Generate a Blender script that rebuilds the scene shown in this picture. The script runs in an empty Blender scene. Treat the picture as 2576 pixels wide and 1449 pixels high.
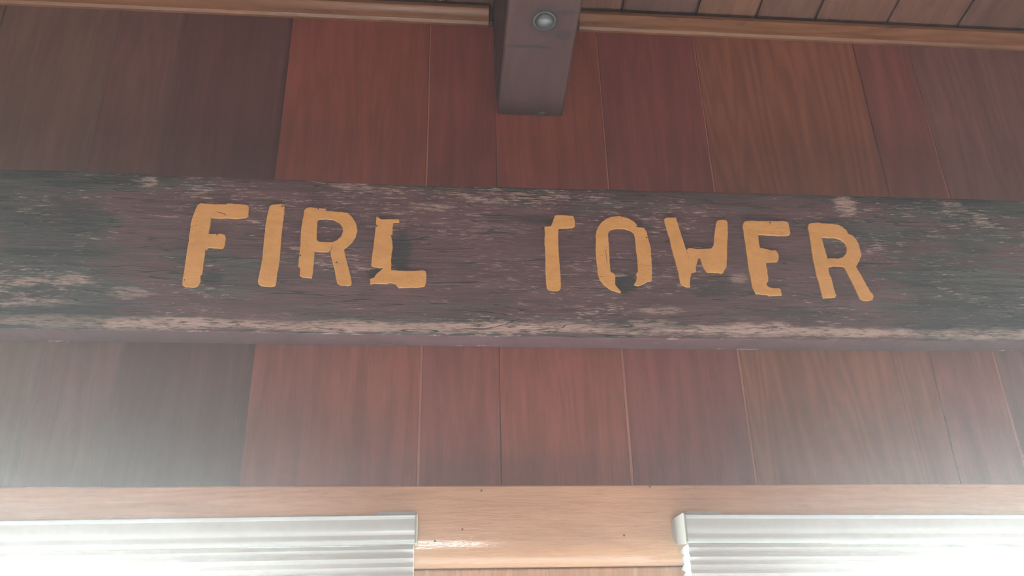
import bpy, bmesh, math, random
from mathutils import Vector, Matrix
from mathutils import noise as mnoise
random.seed(7)
scene = bpy.context.scene
COL = scene.collection
# units are metres; wall with the sign is the plane y = 0, the room lies towards -y
# light levels
WIN_W = (370.0, 325.0); FRONT_W = 4.5; SUN_W = 18.0; SIDE_W = 3.0
HAZE = 0.05; GLARE_HAZE_G = 0.92; EXPOSURE = 0.22
# plank colours by index, and how strong the grain figure is
PLANK_TINTS = {7: (104, 74, 64), 8: (100, 64, 60), 9: (88, 50, 50), 10: (130, 66, 56), 11: (122, 61, 56), 12: (132, 68, 58),
               13: (120, 60, 58), 14: (134, 80, 60), 15: (124, 68, 63), 16: (114, 74, 70)}
FIGURE = {14: 1.0, 15: 0.7}
LETTERS = {
  'F': [[(-0.26986,2.03355),(-0.26667,2.0368),(-0.25148,2.0361),(-0.23793,2.03622),(-0.23737,2.03768),(-0.22979,2.03718),(-0.21753,2.03639),(-0.2146,2.03518),(-0.21371,2.03262),(-0.21322,2.02261),(-0.21516,2.02042),(-0.22642,2.01854),(-0.23619,2.01969),(-0.24208,2.01867),(-0.2532,2.01921),(-0.25259,2.01161),(-0.25301,1.99817),(-0.23966,1.99894),(-0.23595,1.99778),(-0.23429,1.99393),(-0.23416,1.98497),(-0.2354,1.98151),(-0.23749,1.98118),(-0.24997,1.98184),(-0.25192,1.98138),(-0.25234,1.97919),(-0.25418,1.97887),(-0.2537,1.97154),(-0.25398,1.96747),(-0.25357,1.95273),(-0.25359,1.94941),(-0.25518,1.94739),(-0.25435,1.9437),(-0.25437,1.93949),(-0.25614,1.93551),(-0.25938,1.93388),(-0.26859,1.93397),(-0.27178,1.93626),(-0.2724,1.94308),(-0.27226,1.95367),(-0.2726,1.9711),(-0.2728,1.97925),(-0.27248,1.98884),(-0.27307,1.99572),(-0.27282,2.00685),(-0.27346,2.00893),(-0.27297,2.01668),(-0.27052,2.02952)],[(-0.24893,2.02729),(-0.24302,2.02632),(-0.23903,2.0253),(-0.23674,2.02223),(-0.23763,2.02163),(-0.23962,2.02414),(-0.24334,2.02503),(-0.24855,2.02616)],[(-0.27002,1.94423),(-0.26318,1.94485),(-0.25585,1.94372),(-0.25568,1.94362),(-0.26294,1.94432),(-0.26984,1.94413)],[(-0.26438,1.97513),(-0.25899,1.97433),(-0.2553,1.9748),(-0.25516,1.97472),(-0.25881,1.97393),(-0.26424,1.97505)],[(-0.27107,2.01847),(-0.2662,2.01962),(-0.2589,2.01881),(-0.25877,2.01873),(-0.26601,2.0192),(-0.27093,2.01839)]],
  'I': [[(-0.19059,2.03546),(-0.18831,2.03726),(-0.17864,2.03871),(-0.17545,2.03736),(-0.17457,2.03449),(-0.1744,2.01942),(-0.17465,2.00244),(-0.17429,1.98573),(-0.17381,1.96792),(-0.174,1.96114),(-0.17486,1.95036),(-0.17502,1.93971),(-0.17561,1.93732),(-0.1796,1.93618),(-0.1902,1.93704),(-0.19299,1.9391),(-0.19387,1.94199),(-0.19299,1.95266),(-0.19251,1.95939),(-0.19193,1.96751),(-0.19234,1.98667),(-0.19255,2.00057),(-0.19255,2.01607),(-0.19163,2.02751)],[(-0.19136,1.96541),(-0.18372,1.96607),(-0.17533,1.96522),(-0.17516,1.96512),(-0.1835,1.96553),(-0.19118,1.96531)],[(-0.18818,1.94586),(-0.18287,1.94559),(-0.17822,1.94606),(-0.17809,1.94598),(-0.18271,1.9452),(-0.18805,1.94578)]],
  'R': [[(-0.15196,2.03154),(-0.14996,2.0342),(-0.14512,2.03521),(-0.1287,2.03366),(-0.12876,2.03105),(-0.12132,2.03069),(-0.1039,2.02931),(-0.09861,2.02369),(-0.09379,2.01521),(-0.09225,2.00742),(-0.09348,1.9989),(-0.09735,1.99179),(-0.10361,1.98466),(-0.10534,1.98323),(-0.10407,1.97635),(-0.10139,1.96817),(-0.09908,1.96004),(-0.09604,1.94928),(-0.09449,1.94327),(-0.09511,1.93965),(-0.0984,1.93893),(-0.10676,1.93943),(-0.10987,1.94164),(-0.11069,1.94496),(-0.1143,1.95971),(-0.11711,1.96919),(-0.11912,1.97738),(-0.11957,1.9804),(-0.11845,1.98348),(-0.11732,1.98823),(-0.11806,1.98849),(-0.11933,1.98401),(-0.12059,1.98121),(-0.12504,1.97931),(-0.13595,1.98002),(-0.13732,1.97902),(-0.13688,1.96874),(-0.13702,1.95517),(-0.13757,1.9471),(-0.14771,1.94797),(-0.15045,1.94952),(-0.15041,1.95894),(-0.15296,1.96091),(-0.15276,1.96839),(-0.15296,1.9821),(-0.15246,1.98765),(-0.15316,1.99599),(-0.15349,2.01005),(-0.15273,2.02002),(-0.15235,2.02577)],[(-0.13705,2.01832),(-0.13476,2.02053),(-0.12804,2.021),(-0.11937,2.02024),(-0.11172,2.01615),(-0.10833,2.01126),(-0.10756,2.00489),(-0.10936,1.9985),(-0.1139,1.99348),(-0.11862,1.99126),(-0.12831,1.99102),(-0.1332,1.9916),(-0.13602,1.99362),(-0.13674,2.00625)],[(-0.15127,1.99358),(-0.14553,1.99436),(-0.13754,1.99294),(-0.13737,1.99283),(-0.14531,1.99381),(-0.15109,1.99347)],[(-0.15226,2.01723),(-0.14622,2.01813),(-0.14064,2.01726),(-0.1405,2.01718),(-0.14605,2.01771),(-0.15212,2.01714)],[(-0.11331,1.96633),(-0.11085,1.96557),(-0.10909,1.96615),(-0.10887,1.96602),(-0.1106,1.96489),(-0.11309,1.9662)]],
  'L': [[(-0.0714,2.02546),(-0.06625,2.02171),(-0.05507,2.02245),(-0.04633,2.02226),(-0.04584,2.0191),(-0.04995,2.01885),(-0.05303,2.01819),(-0.05307,2.00305),(-0.05923,2.00261),(-0.0545,2.00159),(-0.05268,1.99289),(-0.05216,1.9859),(-0.05311,1.97891),(-0.05327,1.97061),(-0.05279,1.9583),(-0.04525,1.95777),(-0.03431,1.95732),(-0.0173,1.95864),(-0.01509,1.95773),(-0.01415,1.95366),(-0.0143,1.94417),(-0.01566,1.94011),(-0.01926,1.93869),(-0.04332,1.93757),(-0.04709,1.94192),(-0.05438,1.94366),(-0.05527,1.94203),(-0.07111,1.94199),(-0.07405,1.941),(-0.07495,1.94701),(-0.07082,1.94844),(-0.06803,1.95323),(-0.06112,1.96057),(-0.0614,1.96152),(-0.06477,1.96104),(-0.07269,1.96237),(-0.07431,1.96329),(-0.07428,1.97014),(-0.07313,1.984),(-0.07216,2.00227),(-0.07153,2.0151)],[(-0.07147,1.98758),(-0.06472,1.98727),(-0.05741,1.98834),(-0.05723,1.98823),(-0.06452,1.98672),(-0.07129,1.98748)],[(-0.07094,2.00236),(-0.06543,2.0033),(-0.06047,2.00263),(-0.06029,2.00252),(-0.06523,2.00273),(-0.07076,2.00225)]],
  'T': [[(0.13253,2.03293),(0.14043,2.03338),(0.15351,2.03226),(0.15477,2.02747),(0.15485,2.01947),(0.15274,2.01771),(0.14465,2.0167),(0.1356,2.01612),(0.13482,2.00988),(0.13431,1.99865),(0.13411,1.98313),(0.13449,1.97001),(0.13497,1.9549),(0.13476,1.94422),(0.13403,1.9389),(0.13153,1.93706),(0.12621,1.93686),(0.12047,1.93812),(0.11913,1.94074),(0.11879,1.94923),(0.11843,1.95993),(0.11906,1.97621),(0.11916,1.99161),(0.11872,1.99826),(0.11976,2.00724),(0.11965,2.01739),(0.12668,2.01815),(0.12888,2.02275),(0.13063,2.02851)],[(0.12039,1.95551),(0.12601,1.95498),(0.13236,1.95533),(0.13252,1.95522),(0.12616,1.95445),(0.12056,1.95541)],[(0.12068,1.98012),(0.12708,1.98011),(0.13203,1.98093),(0.13217,1.98084),(0.12719,1.97968),(0.12082,1.98004)]],
  'O': [[(0.20976,2.03107),(0.21056,2.0334),(0.21855,2.03097),(0.22482,2.02652),(0.22798,2.02167),(0.22414,2.02202),(0.2278,2.01948),(0.2359,2.01878),(0.2384,2.01257),(0.23849,2.00802),(0.2399,2.00127),(0.24109,1.99231),(0.24055,1.97895),(0.23981,1.96465),(0.23823,1.95105),(0.23371,1.95042),(0.22639,1.94598),(0.22232,1.94461),(0.21799,1.94582),(0.22155,1.95287),(0.22228,1.95559),(0.22103,1.95827),(0.22384,1.96213),(0.22431,1.96978),(0.22446,1.9808),(0.22391,1.9919),(0.22436,2.00314),(0.22351,2.01105),(0.22028,2.01494),(0.21237,2.01759),(0.20323,2.01757),(0.19705,2.01627),(0.19358,2.01311),(0.19241,2.00798),(0.19236,2.00009),(0.1925,1.99226),(0.19216,1.98337),(0.19179,1.97127),(0.19208,1.96147),(0.19629,1.95831),(0.19712,1.95616),(0.19602,1.94539),(0.19939,1.94065),(0.20208,1.93751),(0.20147,1.93591),(0.19142,1.93891),(0.18404,1.94516),(0.17957,1.9515),(0.17803,1.95793),(0.17768,1.96768),(0.17698,1.97972),(0.17727,1.9919),(0.17828,1.99974),(0.17829,2.00762),(0.18032,2.0156),(0.18432,2.02255),(0.19085,2.02904),(0.19825,2.03271),(0.20752,2.03378),(0.20918,2.03417)],[(0.18809,1.99216),(0.18866,1.98883),(0.18928,1.97779),(0.18901,1.9712),(0.18841,1.97119),(0.18836,1.97887),(0.18785,1.98882)],[(0.17884,1.9553),(0.18374,1.95508),(0.18773,1.95581),(0.18789,1.9557),(0.18387,1.95454),(0.179,1.9552)]],
  'W': [[(0.26092,2.03157),(0.26396,2.03305),(0.27488,2.0337),(0.27588,2.0285),(0.27773,2.01703),(0.27995,2.00453),(0.28151,1.99553),(0.28278,1.9905),(0.28336,1.9866),(0.28392,1.98438),(0.28341,1.97991),(0.28402,1.97993),(0.28453,1.98439),(0.28395,1.98829),(0.28325,1.99107),(0.28537,1.99359),(0.29045,1.99349),(0.29646,1.99251),(0.31247,1.99379),(0.31608,1.99806),(0.31847,2.01121),(0.32003,2.01699),(0.32262,2.02746),(0.32443,2.031),(0.33034,2.03233),(0.33546,2.03154),(0.33621,2.02783),(0.33482,2.01507),(0.33194,1.99901),(0.32922,1.98095),(0.32729,1.97035),(0.32431,1.96698),(0.32336,1.96366),(0.3206,1.96195),(0.31727,1.96353),(0.3041,1.96326),(0.30241,1.96597),(0.30004,1.97142),(0.29819,1.98136),(0.29622,1.98187),(0.29346,1.9757),(0.29116,1.96903),(0.29052,1.96352),(0.28535,1.96232),(0.28309,1.95573),(0.28178,1.94866),(0.28179,1.94435),(0.27779,1.94427),(0.2731,1.94687),(0.2714,1.94954),(0.27105,1.95549),(0.27049,1.9642),(0.26864,1.97515),(0.26717,1.98511),(0.26542,1.99739),(0.26522,2.0053),(0.26348,2.01322),(0.26116,2.02579)],[(0.3145,1.98962),(0.31638,1.98429),(0.31745,1.98074),(0.31762,1.98063),(0.31648,1.98373),(0.31467,1.98951)]],
  'E': [[(0.35568,2.02883),(0.35817,2.03112),(0.36526,2.03218),(0.37562,2.03179),(0.3931,2.03227),(0.40449,2.03259),(0.40957,2.03156),(0.41051,2.02936),(0.41061,2.02214),(0.41068,2.01734),(0.40933,2.01444),(0.40655,2.01342),(0.39782,2.013),(0.38498,2.01382),(0.37074,2.01374),(0.37084,2.00871),(0.37045,2.00209),(0.37064,1.99599),(0.37858,1.99478),(0.38341,1.99283),(0.38903,1.99315),(0.39108,1.98993),(0.39152,1.98575),(0.39051,1.98109),(0.38838,1.97845),(0.37939,1.97807),(0.37491,1.97659),(0.37455,1.97153),(0.37494,1.96696),(0.37443,1.96148),(0.37471,1.95786),(0.37359,1.95287),(0.37156,1.95057),(0.37166,1.94743),(0.37425,1.94524),(0.37915,1.94443),(0.38506,1.94472),(0.38692,1.94324),(0.38684,1.9361),(0.37773,1.93549),(0.37267,1.93513),(0.37159,1.93627),(0.35722,1.93761),(0.35611,1.94132),(0.3544,1.94665),(0.35464,1.95114),(0.35415,1.95925),(0.35364,1.97016),(0.35386,1.9775),(0.35419,1.98675),(0.35414,1.99233),(0.35438,2.0017),(0.35431,2.01018),(0.35468,2.01875),(0.35432,2.02352)],[(0.36379,1.95354),(0.36778,1.95492),(0.37131,1.95333),(0.37147,1.95322),(0.36787,1.95438),(0.36395,1.95343)],[(0.35634,1.96843),(0.36011,1.96829),(0.36613,1.969),(0.36624,1.96893),(0.36018,1.96793),(0.35645,1.96836)]],
  'R2': [[(0.4354,2.02907),(0.43787,2.03059),(0.44824,2.03204),(0.44935,2.0309),(0.46293,2.0305),(0.47154,2.02937),(0.47553,2.02725),(0.48069,2.02206),(0.48099,2.01917),(0.48238,2.01728),(0.48641,2.01546),(0.48986,2.01075),(0.49182,2.00317),(0.49196,1.99748),(0.49196,1.98899),(0.48842,1.98235),(0.48484,1.97761),(0.48235,1.97384),(0.484,1.96925),(0.48681,1.96195),(0.48825,1.95648),(0.49084,1.94834),(0.49294,1.94205),(0.49537,1.93939),(0.49545,1.9358),(0.4935,1.93263),(0.48895,1.93121),(0.48302,1.93128),(0.47927,1.93372),(0.47806,1.93818),(0.47655,1.94536),(0.4741,1.95438),(0.47139,1.96439),(0.46925,1.9731),(0.46775,1.97427),(0.45744,1.97442),(0.44903,1.97313),(0.44816,1.9685),(0.4484,1.963),(0.44942,1.95936),(0.44985,1.95709),(0.44052,1.95736),(0.44042,1.95681),(0.4499,1.95645),(0.44973,1.94756),(0.45073,1.93948),(0.45157,1.93726),(0.44987,1.93499),(0.44464,1.93418),(0.43603,1.93323),(0.43479,1.93562),(0.43468,1.94188),(0.43439,1.95179),(0.43307,1.96086),(0.43293,1.97186),(0.43273,1.97925),(0.43277,1.98763),(0.43317,1.99702),(0.43398,2.01126),(0.43411,2.0218),(0.43392,2.02565)],[(0.44729,2.01159),(0.45255,2.01268),(0.45501,2.01179),(0.46467,2.01203),(0.47125,2.00981),(0.47489,2.00608),(0.47693,2.00091),(0.47606,1.99521),(0.47292,1.98949),(0.46826,1.98564),(0.46277,1.98411),(0.45417,1.98438),(0.44975,1.98382),(0.44942,1.98895),(0.44857,1.99833),(0.44824,2.0059)]],
}
NAILS = [('F', -0.27035, 2.03264), ('F', -0.24355, 1.99755), ('F', -0.27054, 1.94178), ('I', -0.17678, 2.0354), ('R', -0.137, 2.03346), ('R', -0.15184, 1.97411), ('R', -0.11218, 1.96619), ('L', -0.07119, 2.01317), ('O', 0.23757, 2.00626), ('E', 0.38805, 2.02981)]
SIGN_TOP = [(-0.48929, 2.07562), (-0.4215, 2.0764), (-0.35253, 2.07562), (-0.2825, 2.07324), (-0.24743, 2.07389), (-0.20751, 2.07311), (-0.15845, 2.07315), (-0.09524, 2.07095), (-0.01311, 2.06987), (0.0889, 2.07101), (0.23116, 2.07175), (0.32805, 2.07207), (0.47651, 2.07227), (0.61854, 2.07216), (0.71997, 2.07185)]
SIGN_BOTTOM = [(-0.44589, 1.88408), (-0.30858, 1.88421), (-0.16721, 1.88299), (-0.00086, 1.88246), (0.10591, 1.88247), (0.21485, 1.88155), (0.39423, 1.8824), (0.53299, 1.88318), (0.6641, 1.88433)]
JOINTS = [-0.4159, -0.3332, -0.1985, -0.0168, 0.0683, 0.2083, 0.3433, 0.572, 0.6529]

# ------------------------------------------------------------------ helpers
def srgb(r, g, b):
    def f(c):
        c /= 255.0
        return c / 12.92 if c <= 0.04045 else ((c + 0.055) / 1.055) ** 2.4
    return (f(r), f(g), f(b), 1.0)

def link_mesh(name, bm, mats, parent=None, smooth=False):
    me = bpy.data.meshes.new(name)
    bmesh.ops.recalc_face_normals(bm, faces=bm.faces)
    bm.to_mesh(me); bm.free()
    o = bpy.data.objects.new(name, me)
    COL.objects.link(o)
    for m in (mats if isinstance(mats, (list, tuple)) else [mats]):
        me.materials.append(m)
    if smooth:
        for p in me.polygons: p.use_smooth = True
    if parent: o.parent = parent
    return o

def empty(name, label=None, cat=None, group=None, loc=(0, 0, 0)):
    o = bpy.data.objects.new(name, None); COL.objects.link(o); o.location = loc
    o.empty_display_size = 0.05
    if label: o['label'] = label
    if cat: o['category'] = cat
    if group: o['group'] = group
    return o

def structure(o, label=None, cat=None):
    o['kind'] = 'structure'
    if label: o['label'] = label
    if cat: o['category'] = cat
    return o

def add_box(bm, x0, x1, y0, y1, z0, z1, bevel=0.0, mat=0):
    vs = [bm.verts.new((x, y, z)) for x in (x0, x1) for y in (y0, y1) for z in (z0, z1)]
    fs = [bm.faces.new([vs[i] for i in q]) for q in ((0,1,3,2),(4,6,7,5),(0,4,5,1),(2,3,7,6),(0,2,6,4),(1,5,7,3))]
    for f in fs: f.material_index = mat
    if bevel > 0:
        es = list({e for f in fs for e in f.edges})
        r = bmesh.ops.bevel(bm, geom=es, offset=bevel, segments=2, profile=0.5, affect='EDGES')
        for f in r['faces']: f.material_index = mat
    return fs

def extrude_profile(bm, pts, a, b, axis='x', mat=0, steps=1, fn=None):
    """closed profile pts (u, v) swept along axis: x -> (s,u,v), z -> (u,v,s), y -> (u,s,v)"""
    rings = []
    for k in range(steps + 1):
        s = a + (b - a) * k / steps
        ring = []
        for i, (u, v) in enumerate(pts):
            if fn: u2, v2 = fn(i, u, v, s)
            else: u2, v2 = u, v
            co = {'x': (s, u2, v2), 'z': (u2, v2, s), 'y': (u2, s, v2)}[axis]
            ring.append(bm.verts.new(co))
        rings.append(ring)
    n = len(pts); fs = []
    for k in range(steps):
        for i in range(n):
            fs.append(bm.faces.new((rings[k][i], rings[k][(i+1) % n], rings[k+1][(i+1) % n], rings[k+1][i])))
    fs.append(bm.faces.new(rings[0][::-1])); fs.append(bm.faces.new(rings[-1]))
    for f in fs: f.material_index = mat
    return fs

def lerp_table(tab, x):
    if x <= tab[0][0]:
        (x0, z0), (x1, z1) = tab[0], tab[1]
    elif x >= tab[-1][0]:
        (x0, z0), (x1, z1) = tab[-2], tab[-1]
    else:
        for k in range(len(tab) - 1):
            if tab[k][0] <= x <= tab[k+1][0]:
                (x0, z0), (x1, z1) = tab[k], tab[k+1]; break
    if x < tab[0][0]: return tab[0][1]
    if x > tab[-1][0]: return tab[-1][1]
    return z0 + (z1 - z0) * (x - x0) / (x1 - x0)

# ------------------------------------------------------------------ materials
class NT:
    def __init__(self, name):
        self.m = bpy.data.materials.new(name); self.m.use_nodes = True
        self.t = self.m.node_tree; self.t.nodes.clear()
        self.out = self.n('ShaderNodeOutputMaterial')
        self.b = self.n('ShaderNodeBsdfPrincipled')
        self.l(self.b.outputs[0], self.out.inputs[0])
    def n(self, typ, **kw):
        nd = self.t.nodes.new(typ)
        for k, v in kw.items(): setattr(nd, k, v)
        return nd
    def l(self, a, b): self.t.links.new(a, b)
    def coords(self, scale, loc=(0, 0, 0), rnd=None):
        tc = self.n('ShaderNodeTexCoord'); mp = self.n('ShaderNodeMapping')
        mp.inputs['Scale'].default_value = scale; mp.inputs['Location'].default_value = loc
        self.l(tc.outputs['Object'], mp.inputs['Vector'])
        if rnd is None: return mp.outputs[0]
        add = self.n('ShaderNodeVectorMath', operation='ADD')
        self.l(mp.outputs[0], add.inputs[0]); self.l(rnd, add.inputs[1])
        return add.outputs[0]
    def noise(self, vec, scale=1.0, detail=6, rough=0.6, dist=0.0):
        nd = self.n('ShaderNodeTexNoise'); nd.inputs['Scale'].default_value = scale
        nd.inputs['Detail'].default_value = detail; nd.inputs['Roughness'].default_value = rough
        nd.inputs['Distortion'].default_value = dist
        self.l(vec, nd.inputs['Vector']); return nd.outputs['Fac']
    def math(self, op, a, b=None, c=None, clamp=False):
        nd = self.n('ShaderNodeMath', operation=op); nd.use_clamp = clamp
        for i, v in enumerate((a, b, c)):
            if v is None: continue
            if isinstance(v, (int, float)): nd.inputs[i].default_value = v
            else: self.l(v, nd.inputs[i])
        return nd.outputs[0]
    def ss(self, v, lo, hi, a=0.0, b=1.0):
        nd = self.n('ShaderNodeMapRange'); nd.interpolation_type = 'SMOOTHSTEP'
        self.l(v, nd.inputs['Value'])
        for k, x in (('From Min', lo), ('From Max', hi), ('To Min', a), ('To Max', b)): nd.inputs[k].default_value = x
        return nd.outputs['Result']
    def mix(self, fac, a, b, mode='MIX'):
        nd = self.n('ShaderNodeMix', data_type='RGBA', blend_type=mode)
        if isinstance(fac, (int, float)): nd.inputs[0].default_value = fac
        else: self.l(fac, nd.inputs[0])
        for i, v in ((6, a), (7, b)):
            if isinstance(v, tuple): nd.inputs[i].default_value = v
            else: self.l(v, nd.inputs[i])
        return nd.outputs[2]
    def bump(self, h, strength=0.3, dist=0.001, prev=None):
        nd = self.n('ShaderNodeBump'); nd.inputs['Strength'].default_value = strength
        nd.inputs['Distance'].default_value = dist
        self.l(h, nd.inputs['Height'])
        if prev is not None: self.l(prev, nd.inputs['Normal'])
        return nd.outputs[0]
    def xyz(self):
        tc = self.n('ShaderNodeTexCoord'); s = self.n('ShaderNodeSeparateXYZ')
        self.l(tc.outputs['Object'], s.inputs[0]); return s.outputs

def wood(name, grain='z', tint=None, rough=0.38, streak=0.35, contour=0.25, spec=0.4, bump=0.25, knots=0.0, marks=None):
    """varnished wood; tint None reads the per-plank colour attribute 'tint' and offset attribute 'seed'"""
    t = NT(name)
    if tint is None:
        a = t.n('ShaderNodeAttribute', attribute_name='tint'); base = a.outputs['Color']
        s = t.n('ShaderNodeAttribute', attribute_name='seed'); rnd = s.outputs['Vector']
        g = t.n('ShaderNodeAttribute', attribute_name='figure'); fig = g.outputs['Fac']
    else:
        base = srgb(*tint); rnd = None; fig = None
    ax = {'x': (0.09, 1, 1), 'y': (1, 0.09, 1), 'z': (1, 1, 0.09)}[grain]
    v = lambda k: t.coords(tuple(k * c for c in ax), rnd=rnd)
    fine = t.noise(v(420), 1, 3, 0.7)
    mid = t.noise(v(70), 1, 4, 0.6, 0.4)
    low = t.noise(v(9), 1, 2, 0.5, 0.3)
    cont = t.math('FRACT', t.math('MULTIPLY', low, 22.0))
    cont = t.math('ABSOLUTE', t.math('SUBTRACT', cont, 0.5))
    cont = t.ss(cont, 0.0, 0.5)
    dark = t.mix(1.0, base, (0.52, 0.45, 0.42, 1), 'MULTIPLY')
    lite = t.mix(1.0, base, (1.32, 1.38, 1.38, 1), 'MULTIPLY')
    c = t.mix(t.ss(mid, 0.32, 0.68), dark, lite)
    c = t.mix(streak, base, c)
    cf = t.math('MULTIPLY', t.math('SUBTRACT', 1.0, cont), contour)
    if fig is not None: cf = t.math('MULTIPLY', cf, fig)
    c = t.mix(cf, c, dark)
    c = t.mix(t.math('MULTIPLY', t.ss(fine, 0.52, 0.75), 0.30), c, dark)
    c = t.mix(t.math('MULTIPLY', t.ss(fine, 0.50, 0.30), 0.16), c, lite)
    blot = t.noise(t.coords((7, 7, 5), rnd=rnd), 1, 3, 0.5)
    c = t.mix(t.ss(blot, 0.30, 0.72, 0.0, 0.35), c, dark)
    if knots > 0:
        kn = t.n('ShaderNodeTexVoronoi'); kn.inputs['Scale'].default_value = 1.0
        t.l(t.coords((9, 9, 5), rnd=rnd), kn.inputs['Vector'])
        kd = t.math('ADD', kn.outputs['Distance'], t.math('MULTIPLY', mid, 0.04))
        c = t.mix(t.math('MULTIPLY', t.ss(kd, 0.075, 0.03), knots), c, srgb(40, 24, 20))
    if marks:
        X = t.xyz(); wob = t.math('MULTIPLY', t.math('SUBTRACT', mid, 0.5), 0.012)
        for (mx_, my_, rx, ry, st) in marks:
            u = t.math('DIVIDE', t.math('SUBTRACT', X[0], mx_), rx)
            v2 = t.math('DIVIDE', t.math('ADD', t.math('SUBTRACT', X[1], my_), wob), ry)
            d = t.math('SQRT', t.math('ADD', t.math('MULTIPLY', u, u), t.math('MULTIPLY', v2, v2)))
            c = t.mix(t.math('MULTIPLY', t.ss(d, 1.1, 0.5), st), c, srgb(26, 22, 24))
    t.l(c, t.b.inputs['Base Color'])
    r = t.ss(mid, 0.2, 0.8, rough - 0.06, rough + 0.1)
    t.l(r, t.b.inputs['Roughness'])
    t.b.inputs['Specular IOR Level'].default_value = spec
    nb = t.bump(t.math('ADD', fine, t.math('MULTIPLY', mid, 2.0)), bump, 0.0006)
    t.l(nb, t.b.inputs['Normal'])
    return t.m

def plain(name, col, rough=0.5, metal=0.0, spec=0.5, bump=0.0, bscale=200):
    t = NT(name)
    nz = t.noise(t.coords((bscale,) * 3), 1, 3, 0.6)
    c = t.mix(t.ss(nz, 0.3, 0.7, 0.0, 0.12), srgb(*col), tuple(0.6 * x for x in srgb(*col)[:3]) + (1,))
    t.l(c, t.b.inputs['Base Color'])
    t.b.inputs['Roughness'].default_value = rough; t.b.inputs['Metallic'].default_value = metal
    t.b.inputs['Specular IOR Level'].default_value = spec
    if bump: t.l(t.bump(nz, bump, 0.0008), t.b.inputs['Normal'])
    return t.m

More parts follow.
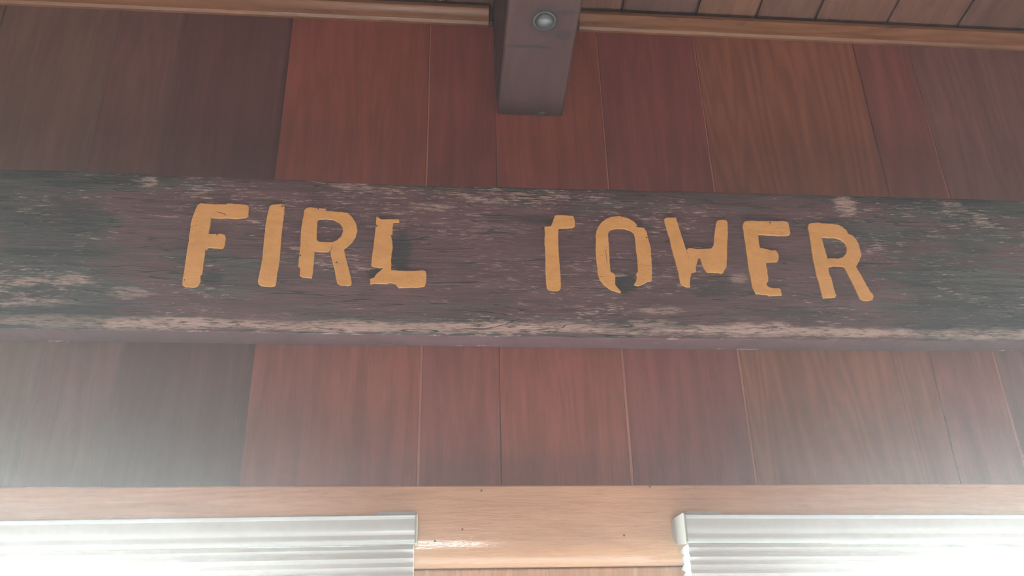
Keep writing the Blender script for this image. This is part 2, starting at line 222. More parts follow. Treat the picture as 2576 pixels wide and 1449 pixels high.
# weathered sign board: red-brown paint worn off grey wood --------------------
# dark scars and pale scuffs: (x, z, half width, half height, strength)
def board_material(name, face=True):
    t = NT(name)
    X = t.xyz()
    warp = t.noise(t.coords((16, 16, 60)), 1, 4, 0.65)
    def rag(amp, seed, sc=(30, 30, 180)):
        return t.math('MULTIPLY', t.math('SUBTRACT', t.noise(t.coords(sc, (seed, 0, 0)), 1, 5, 0.7), 0.5), amp)
    RAGS = [rag(2.6, q) for q in (41, 67, 93)]
    def blob(x, z, rx, rz, seed):
        u = t.math('DIVIDE', t.math('SUBTRACT', X[0], x), rx)
        w = t.math('DIVIDE', t.math('SUBTRACT', X[2], z), rz)
        d = t.math('SQRT', t.math('ADD', t.math('MULTIPLY', u, u), t.math('MULTIPLY', w, w)))
        d = t.math('ADD', d, RAGS[(seed // 3) % 3])
        return t.ss(d, 1.25, 0.55)
    grain_f = t.noise(t.coords((26, 26, 700)), 1, 5, 0.75)
    grain_m = t.noise(t.coords((9, 9, 150), (3, 0, 0)), 1, 5, 0.7, 0.4)
    low = t.noise(t.coords((3.2, 3, 14), (7, 0, 2)), 1, 4, 0.65)
    paint = PAINT; paint2 = PAINT_LIGHT
    grey = GREYWOOD; dark = DARKWOOD; pale = PALEWOOD
    cp = t.mix(t.ss(grain_m, 0.35, 0.7), paint, paint2)
    cp = t.mix(t.math('MULTIPLY', t.ss(grain_f, 0.52, 0.70), 0.55), cp, dark)
    if face:
        # more bare grey wood towards both ends and along the top edge
        ends = t.math('ADD', t.ss(X[0], -0.26, -0.42, 0.0, 0.17), t.ss(X[0], 0.36, 0.60, 0.0, 0.15))
        topb = t.ss(X[2], 2.035, 2.070, 0.0, 0.12)
        botb = t.ss(X[2], 1.945, 1.905, 0.0, 0.10)
        wear = t.math('ADD', t.math('ADD', low, ends), t.math('ADD', topb, botb))
        wear = t.math('ADD', wear, t.math('MULTIPLY', t.math('SUBTRACT', grain_m, 0.5), 0.55))
        wear = t.math('ADD', wear, t.math('MULTIPLY', t.math('SUBTRACT', warp, 0.5), 0.35))
        worn = t.ss(wear, 0.58, 0.70)
        cg = t.mix(t.ss(grain_m, 0.35, 0.65), dark, grey)
        cg = t.mix(t.math('MULTIPLY', t.ss(grain_f, 0.45, 0.7), 0.7), cg, dark)
        c = t.mix(worn, cp, cg)
        # pale raw-wood flecks
        fl = t.noise(t.coords((62, 62, 480), (11, 0, 5)), 1, 5, 0.75)
        flm = t.noise(t.coords((7, 7, 22), (1, 0, 9)), 1, 3, 0.6)
        fleck = t.math('ADD', fl, t.math('MULTIPLY', t.math('SUBTRACT', flm, 0.5), 0.55))
        c = t.mix(t.ss(fleck, 0.57, 0.70, 0.0, 0.65), c, pale)
        deep = t.noise(t.coords((24, 24, 330), (17, 0, 3)), 1, 5, 0.72)
        c = t.mix(t.ss(deep, 0.53, 0.66, 0.0, 0.85), c, dark)
        # pale band where the paint has gone along the lower edge
        band = t.math('SUBTRACT', X[2], 1.8925)
        band = t.math('ABSOLUTE', band)
        band = t.math('ADD', t.math('DIVIDE', band, 0.0072), rag(2.4, 31, (13, 13, 90)))
        bandm = t.math('MULTIPLY', t.ss(band, 1.15, 0.2), t.ss(fl, 0.33, 0.55))
        c = t.mix(t.math('MULTIPLY', bandm, 0.85), c, pale)
        for i, (x, z, rx, rz, s) in enumerate(DARK_SCARS):
            c = t.mix(t.math('MULTIPLY', blob(x, z, rx, rz, 40 + i * 3), s), c, dark)
        for i, (x, z, rx, rz, s) in enumerate(PALE_SCUFFS):
            c = t.mix(t.math('MULTIPLY', t.math('MULTIPLY', blob(x, z, rx, rz, 90 + i * 3), t.ss(fl, 0.36, 0.56)), s), c, pale)
        for i, (x, z, rx, rz, s) in enumerate(PAINT_PATCHES):
            c = t.mix(t.math('MULTIPLY', blob(x, z, rx, rz, 150 + i * 3), s), c, cp)
        # long drying cracks
        ck = t.noise(t.coords((3.0, 3, 46), (5, 0, 0)), 1, 3, 0.55, 0.2)
        ckl = t.math('ABSOLUTE', t.math('SUBTRACT', t.math('FRACT', t.math('MULTIPLY', ck, 9.0)), 0.5))
        gate = t.ss(t.noise(t.coords((8, 8, 60), (20, 0, 0)), 1, 3, 0.6), 0.47, 0.57)
        crack = t.math('MULTIPLY', t.ss(ckl, 0.07, 0.01), gate)
        c = t.mix(t.math('MULTIPLY', crack, 0.85), c, srgb(26, 21, 22))
        h = t.math('SUBTRACT', t.math('ADD', t.math('MULTIPLY', grain_m, 0.5), grain_f), t.math('MULTIPLY', crack, 1.5))
        nb = t.bump(h, 0.6, 0.0011)
    else:
        fl = t.noise(t.coords((16, 60, 60), (2, 0, 5)), 1, 5, 0.7)
        edge = t.ss(X[1], -0.010, 0.0, 0.0, 0.08)
        c = t.mix(t.ss(t.math('ADD', fl, edge), 0.66, 0.70, 0.0, 0.8), t.mix(0.35, cp, paint), pale)
        nb = t.bump(grain_m, 0.2, 0.0008)
    t.l(c, t.b.inputs['Base Color'])
    t.b.inputs['Roughness'].default_value = 0.72
    t.b.inputs['Specular IOR Level'].default_value = 0.25
    t.l(nb, t.b.inputs['Normal'])
    return t.m

PAINT = srgb(76, 50, 54); PAINT_LIGHT = srgb(100, 70, 74)
GREYWOOD = srgb(78, 75, 73); DARKWOOD = srgb(30, 27, 29); PALEWOOD = srgb(194, 174, 164)
DARK_SCARS = [(-0.0422, 1.9838, 0.0123, 0.0304, 0.8), (-0.0671, 1.9528, 0.0129, 0.0107, 0.9), (0.1085, 2.0272, 0.0254, 0.0084, 0.85), (0.2092, 1.9486, 0.0205, 0.0129, 0.9), (0.3119, 1.9456, 0.0325, 0.0151, 0.6), (-0.2423, 1.9464, 0.0145, 0.0095, 0.8), (-0.1761, 1.9325, 0.0188, 0.0047, 0.6), (-0.0747, 1.932, 0.0171, 0.0057, 0.5), (0.225, 1.8967, 0.0582, 0.0085, 0.55), (0.5787, 1.9933, 0.06, 0.0324, 0.4), (-0.4124, 2.0092, 0.0581, 0.0351, 0.4), (-0.4018, 1.8967, 0.079, 0.0134, 0.5), (0.2271, 2.0241, 0.0189, 0.0074, 0.5), (0.597, 1.9118, 0.0972, 0.0251, 0.5), (0.3996, 1.9137, 0.056, 0.0088, 0.5)]
PALE_SCUFFS = [(-0.3848, 1.9411, 0.0181, 0.0065, 0.75), (-0.4283, 1.938, 0.0159, 0.0055, 0.6), (0.4863, 2.0581, 0.0151, 0.0135, 0.8), (-0.3268, 2.0638, 0.0112, 0.0073, 0.6), (0.6217, 2.0643, 0.0155, 0.0057, 0.5), (0.2447, 1.916, 0.0271, 0.0048, 0.5), (0.3413, 1.9571, 0.0141, 0.0071, 0.4), (-0.3237, 1.9275, 0.0243, 0.0074, 0.4), (-0.4173, 1.9144, 0.0356, 0.0045, 0.4), (-0.0125, 2.0411, 0.0273, 0.0042, 0.5), (0.2342, 1.8992, 0.0269, 0.0067, 0.5), (0.1942, 1.9592, 0.0137, 0.004, 0.5), (-0.1039, 2.0648, 0.0226, 0.0053, 0.5), (-0.2659, 1.8933, 0.0648, 0.0054, 0.8), (-0.1058, 1.8883, 0.0626, 0.0036, 0.8), (0.076, 1.8908, 0.0694, 0.0056, 0.7), (0.3505, 1.8937, 0.0688, 0.0076, 0.9), (0.4649, 1.8914, 0.0467, 0.0058, 0.8)]
PAINT_PATCHES = [(-0.3165, 2.0119, 0.0253, 0.0201, 0.7), (-0.3187, 1.9725, 0.0332, 0.0292, 0.6), (0.0644, 1.9914, 0.0726, 0.0573, 0.6), (0.559, 2.0358, 0.0609, 0.0089, 0.5), (0.5863, 2.0041, 0.0351, 0.0108, 0.5), (-0.1701, 1.914, 0.0668, 0.0234, 0.5), (-0.0443, 1.9207, 0.0687, 0.0238, 0.5)]
HEADER_NAILS = [(0.00033, 1.67313), (0.18944, 1.67683), (0.04634, 1.72212), (0.2204, 1.72548), (0.0272, 1.68393)]


BEAM_MARKS = [(0.100, -0.1085, 0.034, 0.0035, 0.75), (0.1143, -0.147, 0.020, 0.024, 0.6), (0.139, -0.158, 0.016, 0.004, 0.6), (0.138, -0.128, 0.012, 0.008, 0.6)]
M_plank = wood('red_brown_varnished_planks', 'z', None, rough=0.42, streak=0.42, contour=0.5, spec=0.35, knots=0.6)
M_ceil = wood('brown_ceiling_boards', 'y', None, rough=0.45, streak=0.6, contour=0.5, spec=0.35, knots=0.8)
M_mould = wood('honey_brown_moulding', 'x', (124, 82, 54), rough=0.3, streak=0.6, contour=0.5, knots=0.5)
M_trim = wood('pale_varnished_trim', 'x', (212, 172, 138), rough=0.07, streak=0.22, contour=0.12, spec=0.5, bump=0.35, knots=0.0)
M_post = wood('pale_varnished_post', 'z', (204, 162, 130), rough=0.24, streak=0.22, contour=0.12, spec=0.5, bump=0.35)
M_beam = wood('dark_brown_beam', 'y', (60, 39, 38), rough=0.55, streak=0.35, contour=0.2, spec=0.25, marks=BEAM_MARKS)
M_floor = wood('floor_boards', 'x', (128, 92, 66), rough=0.4, streak=0.5)
M_board = board_material('weathered_sign_face', True)
M_under = board_material('sign_underside_paint', False)
M_white = plain('white_enamel', (206, 224, 226), rough=0.25, bscale=90)
M_cap = plain('translucent_white_plastic', (160, 165, 160), rough=0.4)
M_metal = plain('grey_steel', (92, 96, 97), rough=0.5, metal=0.6, bump=0.4, bscale=160)
M_bounce = plain('bounce_counter_paint', (222, 222, 222), rough=0.6)
M_nail = plain('rusty_nail', (92, 58, 30), rough=0.7)
M_sash = plain('white_window_sash', (225, 225, 222), rough=0.5)

t = NT('yellow_letter_paint')
n1 = t.noise(t.coords((60, 60, 90)), 1, 4, 0.6)
n2 = t.noise(t.coords((420, 420, 420)), 1, 3, 0.6)
c = t.mix(t.ss(n1, 0.3, 0.75), srgb(226, 176, 102), srgb(212, 162, 90))
ckv = t.noise(t.coords((10, 10, 110), (4, 0, 0)), 1, 3, 0.5, 0.5)
ckl = t.math('ABSOLUTE', t.math('SUBTRACT', t.math('FRACT', t.math('MULTIPLY', ckv, 6.0)), 0.5))
crk = t.math('MULTIPLY', t.ss(ckl, 0.035, 0.0), t.ss(t.noise(t.coords((14, 14, 14), (8, 0, 0)), 1, 2, 0.5), 0.52, 0.6))
c = t.mix(t.math('MULTIPLY', crk, 0.4), c, srgb(110, 70, 38))
t.l(c, t.b.inputs['Base Color'])
t.b.inputs['Roughness'].default_value = 0.6; t.b.inputs['Specular IOR Level'].default_value = 0.25
nb = t.bump(n1, 0.5, 0.002); nb = t.bump(n2, 0.2, 0.0005, nb)
t.l(t.bump(t.math('SUBTRACT', 1.0, crk), 0.6, 0.0005, nb), t.b.inputs['Normal'])
M_letter = t.m

t = NT('white_pleated_shade_cloth')
nz = t.noise(t.coords((60, 60, 900)), 1, 3, 0.6)
t.l(t.mix(t.ss(nz, 0.3, 0.7), srgb(222, 232, 231), srgb(212, 222, 221)), t.b.inputs['Base Color'])
t.b.inputs['Roughness'].default_value = 0.7
tr = t.n('ShaderNodeBsdfTranslucent'); tr.inputs[0].default_value = (0.85, 0.88, 0.88, 1)
mx = t.n('ShaderNodeMixShader'); mx.inputs[0].default_value = 0.22
t.l(t.b.outputs[0], mx.inputs[1]); t.l(tr.outputs[0], mx.inputs[2]); t.l(mx.outputs[0], t.out.inputs[0])
M_cloth = t.m

t = NT('window_glass')
tp = t.n('ShaderNodeBsdfTransparent'); gl = t.n('ShaderNodeBsdfGlossy'); gl.inputs['Roughness'].default_value = 0.03
mx = t.n('ShaderNodeMixShader'); mx.inputs[0].default_value = 0.06
t.l(tp.outputs[0], mx.inputs[1]); t.l(gl.outputs[0], mx.inputs[2]); t.l(mx.outputs[0], t.out.inputs[0])
M_glass = t.m

def set_attrs(bm, fs, tint, seed, fig):
    lt = bm.loops.layers.float_color.get('tint') or bm.loops.layers.float_color.new('tint')
    ls = bm.loops.layers.float_color.get('seed') or bm.loops.layers.float_color.new('seed')
    lf = bm.loops.layers.float_color.get('figure') or bm.loops.layers.float_color.new('figure')
    for f in fs:
        for l in f.loops:
            l[lt] = srgb(*tint); l[ls] = (seed, seed * 1.7, seed * 0.6, 1); l[lf] = (fig, fig, fig, 1)

# ------------------------------------------------------------------ the wall with the sign
ROOM_X0, ROOM_X1, ROOM_Y = -1.75, 2.05, -3.1
WALL_TOP = 2.385
WIN_TOP = 1.625          # top of the two window openings, hidden behind the shades
WIN_SILL = 0.95
WIN = [(-1.04, -0.13), (0.355, 1.26)]

# joints between planks: (x, kind) kind: 'tongue' shows the raw pale tongue, 'dark' a plain shadow gap
edges = [ROOM_X0, -1.52, -1.36, -1.17, -1.02, -0.86, -0.72, -0.56] + JOINTS + [0.83, 0.98, 1.17, 1.31, 1.5, 1.66, 1.84, ROOM_X1]
kinds = {8: 'soft', 9: 'soft', 10: 'soft', 11: 'tongue', 12: 'fine', 13: 'tongue', 14: 'tongue', 15: 'dark', 16: 'tongue'}
TINTS = PLANK_TINTS
bm = bmesh.new()
def plank(bm, x0, x1, z0, z1, tint, seed, fig, bl, br, dl, dr, y=0.0, taper=False):
    g = 0.0003
    pts = [(x0 + g, y + 0.018), (x0 + g, y + dl), (x0 + g + bl * .5, y + dl * 0.3), (x0 + g + bl, y), (x1 - g - br, y), (x1 - g - br * .5, y + dr * 0.3), (x1 - g, y + dr), (x1 - g, y + 0.018)]
    def fn(i, u, v, s):
        w = 0.0007 * mnoise.noise(Vector((u * 3, seed, s * 9)))
        if taper and i > 3: w += 0.0011 * (s - 1.95) / 0.3      # the gap opens towards the bottom
        return u + w, v
    fs = extrude_profile(bm, pts, z0, z1, 'z', steps=14, fn=fn)
    set_attrs(bm, fs, tint, seed, fig)
for i in range(len(edges) - 1):
    x0, x1 = edges[i], edges[i+1]
    kl, kr = kinds.get(i, 'dark'), kinds.get(i + 1, 'dark')
    tint = TINTS.get(i, (104, 64, 54)); fig = FIGURE.get(i, 0.35)
    gl = 0.0; gr = {'tongue': 0.0018, 'soft': 0.0, 'dark': 0.0002, 'fine': 0.0}[kr]
    br, dr = {'soft': (0.011, 0.0035), 'tongue': (0.0008, 0.001), 'dark': (0.0012, 0.0015), 'fine': (0.0005, 0.0008)}[kr]
    bl, dl = {'soft': (0.0008, 0.001), 'tongue': (0.0008, 0.001), 'dark': (0.0012, 0.0015), 'fine': (0.0005, 0.0008)}[kl]
    plank(bm, x0, x1 - gr, 1.72, WALL_TOP, tint, 3.1 * i + 1.3, fig, bl, br, dl, dr, y=0.0, taper=(kr == 'tongue'))
    if kr == 'tongue':
        fs = add_box(bm, x1 - gr - 0.004, x1 + 0.002, 0.0016, 0.012, 1.72, WALL_TOP)
        set_attrs(bm, fs, (176, 118, 104), 5.0 + i, 0.1)
wall_back = structure(link_mesh('wall_back', bm, M_plank), 'red-brown varnished vertical plank wall behind the sign', 'wall')

# solid wall around the windows, below the header (hidden behind header, shades and post) + sheathing
bm = bmesh.new()
def wbox(a, b, z0, z1, y0=0.020, y1=0.11):
    fs = add_box(bm, a, b, y0, y1, z0, z1)
    set_attrs(bm, fs, (120, 78, 62), 2.0, 0.3)
wbox(ROOM_X0, ROOM_X1, WIN_TOP, WALL_TOP + 0.05)
wbox(ROOM_X0, ROOM_X1, 0.0, WIN_SILL, 0.0)
wbox(ROOM_X0, WIN[0][0], WIN_SILL, WIN_TOP, 0.0); wbox(WIN[0][1], WIN[1][0], WIN_SILL, WIN_TOP, 0.0); wbox(WIN[1][1], ROOM_X1, WIN_SILL, WIN_TOP, 0.0)
lower = link_mesh('wall_backing', bm, M_plank, wall_back)

# header trim: one long board, flat face rolling back at its lower edge
bm = bmesh.new()
prof = [(0.0195, 1.7277), (-0.016, 1.7277), (-0.018, 1.7262), (-0.0185, 1.700), (-0.0185, 1.675), (-0.0175, 1.6665), (-0.0148, 1.6590), (-0.0105, 1.6530), (-0.0060, 1.6492), (0.0, 1.6478), (0.0195, 1.6478)]
extrude_profile(bm, prof, ROOM_X0, ROOM_X1, 'x', steps=60)
header = structure(link_mesh('trim_1', bm, M_trim, smooth=False), 'pale varnished wooden header board above the windows', 'trim')
for f in header.data.polygons: f.use_smooth = True
header.data.set_sharp_from_angle(angle=math.radians(35))
# small filled nail holes in the header
for (x, z) in HEADER_NAILS:
    bm = bmesh.new()
    bmesh.ops.create_cone(bm, cap_ends=True, segments=10, radius1=0.0011, radius2=0.0011, depth=0.0006, matrix=Matrix.Translation((x, -0.0187, z)) @ Matrix.Rotation(math.pi / 2, 4, 'X'))
    nh = link_mesh('nail_head', bm, M_nail, header)

# post between the windows
bm = bmesh.new()
add_box(bm, -0.075, 0.295, -0.006, 0.0, 0.94, 1.6475, 0.0015)
structure(link_mesh('trim_2', bm, M_post), 'pale wooden post board between the two windows', 'trim')
bm = bmesh.new()
add_box(bm, ROOM_X0, ROOM_X1, -0.50, -0.0005, 0.905, 0.9395, 0.004)  # invented counter below the view, added to bounce window light up the wall
structure(link_mesh('bounce_counter', bm, M_bounce), 'added unseen grey counter board under the windows, bouncing light up the wall', 'trim')

for n, (a, b) in enumerate(WIN):
    bm = bmesh.new()
    w = 0.03
    add_box(bm, a, b, 0.03, 0.06, WIN_TOP - w, WIN_TOP - .0005); add_box(bm, a, b, 0.03, 0.06, WIN_SILL + .0005, WIN_SILL + w)
    add_box(bm, a, a + w, 0.03, 0.06, WIN_SILL + w, WIN_TOP - w); add_box(bm, b - w, b, 0.03, 0.06, WIN_SILL + w, WIN_TOP - w)
    fr = structure(link_mesh('window_%d' % (n + 1), bm, M_sash), 'white framed window below the %s shade' % ('left', 'right')[n], 'window')
    bm = bmesh.new(); add_box(bm, a + w, b - w, 0.043, 0.047, WIN_SILL + w, WIN_TOP - w)
    link_mesh('pane', bm, M_glass, fr)

# ------------------------------------------------------------------ ceiling, cornice mouldings, rafter
SL = math.tan(math.radians(9.0))          # roof rises towards the room
CZ = 2.372
bm = bmesh.new()
x = ROOM_X0; i = 0
while x < ROOM_X1:
    w = random.choice((0.066, 0.085, 0.105, 0.12)); x1 = min(x + w, ROOM_X1)
    tint = random.choice(((88, 58, 48), (102, 68, 52), (78, 50, 45), (95, 62, 50)))
    g = 0.0012
    pts = [(x + g, 0.016), (x + g, 0.002), (x + g + .003, 0.0), (x1 - g - .003, 0.0), (x1 - g, 0.002), (x1 - g, 0.016)]
    rings = []
    for yy in (0.0195, ROOM_Y):
        rings.append([bm.verts.new((u, yy, CZ + v - yy * SL)) for (u, v) in pts])
    fs = [bm.faces.new((rings[0][k], rings[0][(k+1) % 6], rings[1][(k+1) % 6], rings[1][k])) for k in range(6)]
    fs += [bm.faces.new(rings[0][::-1]), bm.faces.new(rings[1])]
    set_attrs(bm, fs, tint, 2.3 * i + 0.7, 0.5)
    x = x1; i += 1
# roof deck above the boards
vs = [bm.verts.new((xx, yy, CZ + 0.017 + dz - yy * SL)) for xx in (ROOM_X0, ROOM_X1) for yy in (0.0195, ROOM_Y) for dz in (0, 0.02)]
fs = [bm.faces.new([vs[k] for k in q]) for q in ((0,1,3,2),(4,6,7,5),(0,4,5,1),(2,3,7,6),(0,2,6,4),(1,5,7,3))]
set_attrs(bm, fs, (70, 46, 40), 1.0, 0.1)
ceiling = structure(link_mesh('ceiling', bm, M_ceil), 'sloping brown boarded ceiling above the cornice strip', 'ceiling')

def moulding(x0, x1, z, h, d):
    bm = bmesh.new()
    prof = [(-0.0003, z), (-0.004, z + .0002), (-0.0075, z + h * .12), (-0.0095, z + h * .32), (-0.0105, z + h * .5), (-d, z + h * .78), (-d, z + h), (-0.0003, z + h)]
    extrude_profile(bm, prof, x0, x1, 'x', steps=30)
    o = link_mesh('trim', bm, M_mould)
    for f in o.data.polygons: f.use_smooth = True
    o.data.set_sharp_from_angle(angle=math.radians(30))
    return o
RX0, RX1 = 0.0705, 0.1542
m1 = structure(moulding(ROOM_X0, 0.0605, 2.3461, 0.0225, 0.016), 'honey-brown wooden cornice strip left of the beam', 'trim'); m1.name = 'trim_4'
m2 = structure(moulding(0.184, ROOM_X1, 2.3450, 0.0225, 0.016), 'honey-brown wooden cornice strip right of the beam', 'trim'); m2.name = 'trim_5'

# the rafter comes out of the wall towards the room
root = empty('ceiling_beam', 'dark brown wooden ceiling beam with a steel bolt, ending at the plank wall above the sign', 'beam', loc=(0.112, 0, 2.2022))
def rel(o): o.matrix_parent_inverse = Matrix.Translation(root.location).inverted(); return o
bm = bmesh.new()
z0 = 2.2022
yend = ROOM_Y + .002
rings = []
N = 40
for k in range(N + 1):
    yy = -0.0008 + (yend + 0.0008) * (k / N) ** 1.6
    bz = z0 - yy * SL
    top = CZ - yy * SL - 0.0006
    ch = 0.0022
    j = 0.0006 * mnoise.noise(Vector((yy * 12, 3, 1)))
    pts = [(RX0 - 0.004, top), (RX0 - .003 + j, bz + (top - bz) * .5), (RX0 + j, bz + ch), (RX0 + ch + j, bz), ((RX0 + RX1) / 2, bz + j), (RX1 - ch - j, bz + 0.0004), (RX1 - j, bz + ch), (RX1, bz + (top - bz) * .5), (RX1, top)]
    rings.append([bm.verts.new((u, yy, v)) for u, v in pts])
n = len(rings[0])
for k in range(N):
    for q in range(n): bm.faces.new((rings[k][q], rings[k][(q+1) % n], rings[k+1][(q+1) % n], rings[k+1][q]))
bm.faces.new(rings[0][::-1]); bm.faces.new(rings[-1])
rel(link_mesh('timber', bm, M_beam, root))
# thin paint filler block that packs the beam against the wall on its right side at the cornice
bm = bmesh.new()
add_box(bm, RX1 + .0004, 0.1836, -0.013, -0.0004, 2.3452, 2.3700, 0.001)
add_box(bm, 0.0609, RX0 - .0045, -0.011, -0.0004, 2.3452, 2.3700, 0.001)
rel(link_mesh('packing_block', bm, M_beam, root))
# bolt through the underside
by = -0.147; bx = 0.1143; bz = z0 - by * SL
ang = math.atan(SL)
T = Matrix.Translation((bx, by, bz)) @ Matrix.Rotation(-ang, 4, 'X')
bm = bmesh.new()
bmesh.ops.create_cone(bm, cap_ends=True, segments=36, radius1=0.0128, radius2=0.0136, depth=0.0018, matrix=T @ Matrix.Translation((0, 0, -0.0010)))
wsh = rel(link_mesh('washer', bm, M_metal, root, smooth=False)); wsh['label'] = 'round grey steel washer'
bm = bmesh.new()
bmesh.ops.create_uvsphere(bm, u_segments=28, v_segments=14, radius=0.0112, matrix=T @ Matrix.Translation((0, 0, -0.0018)) @ Matrix.Diagonal((1, 1, 0.62, 1)))
rel(link_mesh('bolt_head', bm, M_metal, root, smooth=True))['label'] = 'domed grey steel bolt head'
# small putty spot near the wall end
bm = bmesh.new()
bmesh.ops.create_uvsphere(bm, u_segments=14, v_segments=8, radius=0.0035, matrix=Matrix.Translation((0.1272, -0.005, z0 + 0.0006)) @ Matrix.Diagonal((1.2, 1, 0.25, 1)))
rel(link_mesh('nail_head', bm, M_metal, root, smooth=True))

# ------------------------------------------------------------------ the sign
sign = empty('sign_board', 'long weathered dark board with raised yellow letters mounted on the plank wall', 'sign', loc=(0.1, 0, 1.985))
SX0, SX1 = -0.80, 1.02
bm = bmesh.new()
NX, NZ = 460, 10
mi = []
def prof_at(x):
    zt = lerp_table(SIGN_TOP, x) + 0.0007 * mnoise.noise(Vector((x * 22, 0, 4))) + 0.0004 * mnoise.noise(Vector((x * 110, 3, 4)))
    zb = lerp_table(SIGN_BOTTOM, x) + 0.0006 * mnoise.noise(Vector((x * 35, 9, 4))) + 0.0005 * mnoise.noise(Vector((x * 120, 5, 4)))
    P = [(-0.0006, zt, 0), (-0.0355, zt, 0), (-0.0374, zt - 0.0008, 0)]
    for k in range(NZ + 1):
        f = k / NZ
        z = (zt - 0.003) * (1 - f) + (zb + 0.003) * f
        P.append((-0.038 - 0.0002 * mnoise.noise(Vector((x * 14, z * 60, 0))), z, 0))
    ch = 0.0010 + 0.0006 * mnoise.noise(Vector((x * 60, 1, 8)))
    P.append((-0.038 + ch * .3, zb + ch * .7, 0)); P.append((-0.038 + ch, zb, 1))
    zw = 1.8852 + 0.0003 * mnoise.noise(Vector((x * 9, 1, 2)))
    P.append((-0.0006, zb * 0.5 + zw * 0.5 + 0.0008, 1))
    return P
rings = []
for k in range(NX + 1):
    x = SX0 + (SX1 - SX0) * k / NX
    P = prof_at(x)
    rings.append([bm.verts.new((x, y, z)) for y, z, _ in P]); flags = [q[2] for q in P]
n = len(rings[0])
for k in range(NX):
    for q in range(n):
        f = bm.faces.new((rings[k][q], rings[k][(q+1) % n], rings[k+1][(q+1) % n], rings[k+1][q]))
        f.material_index = 1 if flags[q] == 1 or (q == n - 3) * 0 else 0
        f.smooth = 3 <= q < n - 4
bm.faces.new(rings[0][::-1]); bm.faces.new(rings[-1])
def srel(o, par=None):
    o.matrix_parent_inverse = Matrix.Translation(sign.location).inverted(); return o
srel(link_mesh('board', bm, [M_board, M_under], sign))

def rough(pts, seed, closed=True, step=0.0016, amp=0.00035):
    out = []; n = len(pts)
    for i in range(n):
        a, b = Vector(pts[i]), Vector(pts[(i+1) % n]); L = (b - a).length
        m = max(1, int(L / step)); 
        for k in range(m):
            q = a + (b - a) * (k / m)
            dx = amp * mnoise.noise(Vector((q.x * 330, q.y * 330, seed)))
            dz = amp * mnoise.noise(Vector((q.x * 330, q.y * 330, seed + 50)))
            out.append((q.x + dx, q.y + dz))
    return out

def letter(key, label, seed):
    cu = bpy.data.curves.new('tmp', 'CURVE'); cu.dimensions = '2D'; cu.fill_mode = 'BOTH'
    cu.extrude = 0.0006; cu.bevel_depth = 0.00055; cu.bevel_resolution = 2; cu.offset = -0.0003
    for k, loop in enumerate(LETTERS[key]):
        small = k > 0 and len(loop) <= 9
        pts = loop if small else rough(loop, seed + k)
        sp = cu.splines.new('POLY'); sp.points.add(len(pts) - 1)
        for p, (x, z) in zip(sp.points, pts): p.co = (x, z, 0, 1)
        sp.use_cyclic_u = True
    ob = bpy.data.objects.new('tmp', cu); COL.objects.link(ob)
    dg = bpy.context.evaluated_depsgraph_get(); dg.update()
    me = bpy.data.meshes.new_from_object(ob.evaluated_get(dg))
    bpy.data.objects.remove(ob); bpy.data.curves.remove(cu)
    me.transform(Matrix.Translation((0, -0.0389, 0)) @ Matrix.Rotation(math.pi / 2, 4, 'X'))
    me.name = 'letter'; me.materials.clear(); me.materials.append(M_letter)
    o = bpy.data.objects.new('letter', me); COL.objects.link(o); o.parent = sign; srel(o)
    o['label'] = label
    return o
LABELS = {'F': 'raised yellow letter F', 'I': 'raised yellow letter I', 'R': 'raised yellow letter R of the first word', 'L': 'broken yellow letter E reading like an L',
          'T': 'broken yellow letter T missing its left arm', 'O': 'broken yellow letter O open at the bottom', 'W': 'chipped yellow letter W', 'E': 'chipped yellow letter E of the second word', 'R2': 'raised yellow letter R of the second word'}
letters = {}
for k, (key, lab) in enumerate(LABELS.items()): letters[key] = letter(key, lab, 10.0 * k)
for (key, x, z) in NAILS:
    bm = bmesh.new()
    r = random.uniform(0.0008, 0.0014)
    bmesh.ops.create_uvsphere(bm, u_segments=10, v_segments=6, radius=r, matrix=Matrix.Translation((x, -0.0402, z)) @ Matrix.Diagonal((1.1, 0.35, 1, 1)))
    o = link_mesh('nail_head', bm, M_nail, letters[key]); srel(o)
    o.matrix_parent_inverse = Matrix()

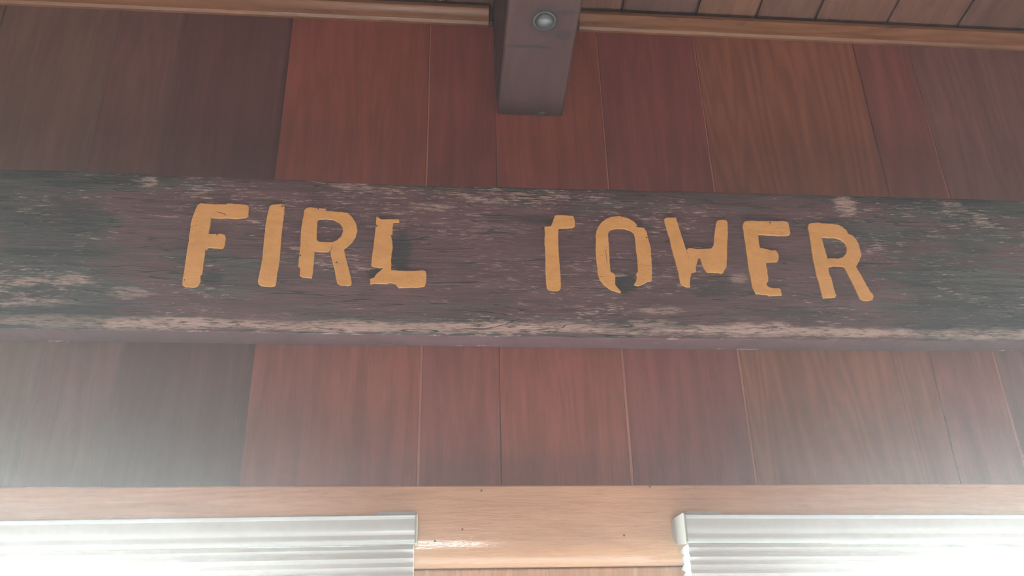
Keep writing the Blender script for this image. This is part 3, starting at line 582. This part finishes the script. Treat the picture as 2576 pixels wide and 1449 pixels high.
# ------------------------------------------------------------------ the two raised pleated shades
def shade(xa, xb, z, tilt, end, label):
    """xa..xb width, z top of the headrail front; tilt in radians about y; end = side of the visible end ('r'/'l')"""
    px = xb if end == 'r' else xa
    root = empty('window_shade', label, 'window shade', 'raised white pleated shades on the two windows', loc=(px, -0.0185, z))
    root.rotation_euler = (0, tilt, 0)
    x0, x1 = xa - px, xb - px
    d = -0.0445                                    # front of the rail, relative to the header face
    # headrail: rounded front, sloping top and bottom at the back
    prof = [(-0.0003, -0.0010), (-0.012, 0.0), (d + .0015, 0.0), (d, -0.0012), (d, -0.0030), (d + .0012, -0.0045), (d + .0002, -0.0085), (d - .0006, -0.0130), (d - .0004, -0.0165), (d + .0002, -0.0180),
            (d + .0004, -0.0196), (d - .0010, -0.0225), (d - .0008, -0.0254), (d + .0004, -0.0268), (d + .0010, -0.0276), (-0.010, -0.0235), (-0.0003, -0.0150)]
    bm = bmesh.new(); extrude_profile(bm, prof, x0 + .0022, x1 - .0022, 'x', steps=4)
    r = link_mesh('headrail', bm, M_white, root)
    for f in r.data.polygons: f.use_smooth = True
    r.data.set_sharp_from_angle(angle=math.radians(40))
    # end caps
    cap = [(-0.0003, -0.0002), (-0.010, 0.0010), (d, 0.0010), (d - .0022, -0.0006), (d - .0022, -0.0268), (d + .0010, -0.0284), (-0.011, -0.0246), (-0.0003, -0.0158)]
    for s, (a, b) in enumerate(((x0, x0 + .0022), (x1 - .0022, x1))):
        bm = bmesh.new(); extrude_profile(bm, cap, a, b, 'x')
        bmesh.ops.bevel(bm, geom=bm.edges[:], offset=0.0004, segments=1, affect='EDGES')
        link_mesh('end_cap', bm, M_cap, root)
    # mounting brackets on top near each end
    for s in (-1, 1):
        c = x0 + 0.030 if s < 0 else x1 - 0.030
        if end == 'r' and s > 0: c = x1 - 0.020
        if end == 'l' and s < 0: c = x0 + 0.022
        bm = bmesh.new()
        pts = [(c - 0.018, 0.0002), (c - 0.0165, 0.0028), (c + 0.0165, 0.0028), (c + 0.018, 0.0002)]
        extrude_profile(bm, pts, d + .004, -0.0002, 'y')
        link_mesh('bracket', bm, M_cap, root)
    # stacked honeycomb cloth: zigzag front and back
    pitch, n = 0.0078, 9
    front, back = [], []
    zt = -0.0282
    for k in range(n * 2 + 1):
        zz = zt - k * pitch / 2
        inn = (k % 2 == 0)
        front.append((d + (0.0024 if inn else -0.0006) + .0008 * random.uniform(-1, 1), zz + 0.0004 * random.uniform(-1, 1)))
        back.append((d + 0.020 + (0.0 if inn else 0.0130) + .0012 * random.uniform(-1, 1), zz + 0.0006 * random.uniform(-1, 1)))
    bm = bmesh.new()
    prof = front + back[::-1]
    # build as strips so the end shows the open honeycomb outline
    steps = 24
    rings = []
    for s in range(steps + 1):
        xx = x0 + .003 + (x1 - x0 - .006) * s / steps
        rings.append([bm.verts.new((xx, u, v + 0.00025 * mnoise.noise(Vector((xx * 6, q, 0))))) for q, (u, v) in enumerate(prof)])
    m = len(prof)
    for s in range(steps):
        for q in range(m): bm.faces.new((rings[s][q], rings[s][(q+1) % m], rings[s+1][(q+1) % m], rings[s+1][q]))
    nf = len(front)
    for ring in (rings[0], rings[-1]):
        for q in range(nf - 1):
            bm.faces.new((ring[q], ring[q+1], ring[m - 2 - q], ring[m - 1 - q]))
    link_mesh('pleated_cloth', bm, M_cloth, root)
    # bottom rail of the shade under the stack
    zb = zt - n * pitch
    bm = bmesh.new(); add_box(bm, x0 + .001, x1 - .001, d, d + 0.028, zb - 0.013, zb - 0.0004, 0.002)
    link_mesh('bottom_rail', bm, M_white, root)
    return root
shade(-1.02, -0.0165, 1.6917, -0.0085, 'r', 'raised white pleated window shade at the lower left, its right end beside the post')
shade(0.2388, 1.24, 1.6903, 0.0075, 'l', 'raised white pleated window shade at the lower right, its zigzag left end showing')

# ------------------------------------------------------------------ the rest of the room (out of the frame)
bm = bmesh.new(); add_box(bm, ROOM_X0 - .1, ROOM_X1 + .1, ROOM_Y - .1, 0.12, -0.05, 0.0)
structure(link_mesh('floor', bm, M_floor), 'wooden floor', 'floor')
def side_wall(name, a, b, fixed, axis):
    """wall with one big opening from 0.9 to 1.9 m"""
    bm = bmesh.new()
    top = lambda s: 2.36
    zc = CZ + 0.02
    segs = [(a, b, 0.0, 0.9), (a, a + 0.3, 0.9, 1.9), (b - 0.3, b, 0.9, 1.9), (a, b, 1.9, zc + (0.5 if axis == 'x' else 0.0))]
    for (s0, s1, z0_, z1_) in segs:
        if axis == 'x': fs = add_box(bm, s0, s1, fixed - 0.08, fixed, z0_, z1_)
        else:
            q0, q1 = (fixed - 0.08, fixed) if fixed < 0 else (fixed, fixed + 0.08)
            if z1_ > 2:
                # follows the slope of the roof
                vs = []
                for xx in (q0, q1):
                    for yy in (s0, s1):
                        vs += [bm.verts.new((xx, yy, z0_)), bm.verts.new((xx, yy, CZ + 0.03 - yy * SL))]
                fs = [bm.faces.new([vs[k] for k in q]) for q in ((0,1,3,2),(4,6,7,5),(0,4,5,1),(2,3,7,6),(0,2,6,4),(1,5,7,3))]
            else: fs = add_box(bm, q0, q1, s0, s1, z0_, z1_)
        set_attrs(bm, fs, (120, 74, 60), 4.0, 0.3)
    return structure(link_mesh(name, bm, M_plank), 'plank wall with a wide window opening', 'wall')
side_wall('wall_left', ROOM_Y, 0.0, ROOM_X0 - 0.0005, 'y')
side_wall('wall_right', ROOM_Y, 0.0, ROOM_X1 + 0.0005, 'y')
side_wall('wall_front', ROOM_X0, ROOM_X1, ROOM_Y, 'x')

# ------------------------------------------------------------------ daylight
def area(name, loc, rot, sx, sy, watts, col):
    l = bpy.data.lights.new(name, 'AREA'); l.shape = 'RECTANGLE'; l.size = sx; l.size_y = sy
    l.energy = watts; l.color = col
    o = bpy.data.objects.new(name, l); COL.objects.link(o); o.location = loc; o.rotation_euler = rot
    return o
R90 = math.pi / 2
for n, (a, b) in enumerate(WIN):     # sky seen through the two windows of this wall
    area('daylight_window', ((a + b) / 2, 0.055 + .01, (WIN_SILL + WIN_TOP) / 2), (-R90, 0, 0), b - a - .06, WIN_TOP - WIN_SILL - .06, WIN_W[n], (0.94, 1.0, 0.99))
area('daylight_front', (-0.02, ROOM_Y - 0.02, 1.05), (R90, 0, 0), 0.44, 0.24, SUN_W, (1.0, 0.99, 0.96))   # sunlit pane opposite
area('daylight_front_wide', (0.15, ROOM_Y - 0.06, 1.40), (R90, 0, 0), 3.2, 1.0, FRONT_W, (0.97, 1.0, 1.0))
area('daylight_left', (ROOM_X0 - 0.06, -1.55, 1.40), (R90, 0, -R90), 2.5, 1.0, SIDE_W, (1.0, 0.98, 0.96))
area('daylight_right', (ROOM_X1 + 0.06, -1.55, 1.40), (R90, 0, R90), 2.5, 1.0, SIDE_W, (1.0, 0.98, 0.96))

w = bpy.data.worlds.new('world'); scene.world = w; w.use_nodes = True
nt = w.node_tree; nt.nodes.clear()
wo = nt.nodes.new('ShaderNodeOutputWorld'); bg = nt.nodes.new('ShaderNodeBackground')
bg.inputs[0].default_value = (0.85, 0.92, 1.0, 1); bg.inputs[1].default_value = 1.0
nt.links.new(bg.outputs[0], wo.inputs[0])
if HAZE > 0:                          # haze added to stand in for lens glare, lit by the windows
    vs_ = nt.nodes.new('ShaderNodeVolumeScatter')
    vs_.inputs['Density'].default_value = HAZE; vs_.inputs['Anisotropy'].default_value = GLARE_HAZE_G
    vs_.inputs['Color'].default_value = (0.93, 1.0, 0.98, 1)
    nt.links.new(vs_.outputs[0], wo.inputs['Volume'])

# ------------------------------------------------------------------ camera
cam = bpy.data.cameras.new('camera'); co = bpy.data.objects.new('camera', cam); COL.objects.link(co)
cam.sensor_width = 36; cam.sensor_fit = 'HORIZONTAL'; cam.lens = 2100 / 2576 * 36
cam.clip_start = 0.01
r = Vector((0.99604104, -0.08625968, -0.02148306)); u = Vector((-0.01709067, -0.42298064, 0.90597753)); f = Vector((0.08723625, 0.90202364, 0.42278032))
mw = Matrix((( r.x, u.x, -f.x, 0.0), (r.y, u.y, -f.y, -0.87), (r.z, u.z, -f.z, 1.55), (0, 0, 0, 1)))
co.matrix_world = mw
scene.camera = co
vs = scene.view_settings
vs.view_transform = 'Standard'; vs.look = 'None'; vs.gamma = 1.0; vs.use_curve_mapping = False
vs.exposure = EXPOSURE
scene.cycles.use_denoising = True
scene.cycles.use_adaptive_sampling = True; scene.cycles.adaptive_threshold = 0.1; scene.cycles.use_light_tree = False
scene.cycles.max_bounces = 4; scene.cycles.volume_bounces = 0
scene.cycles.sample_clamp_indirect = 4.0
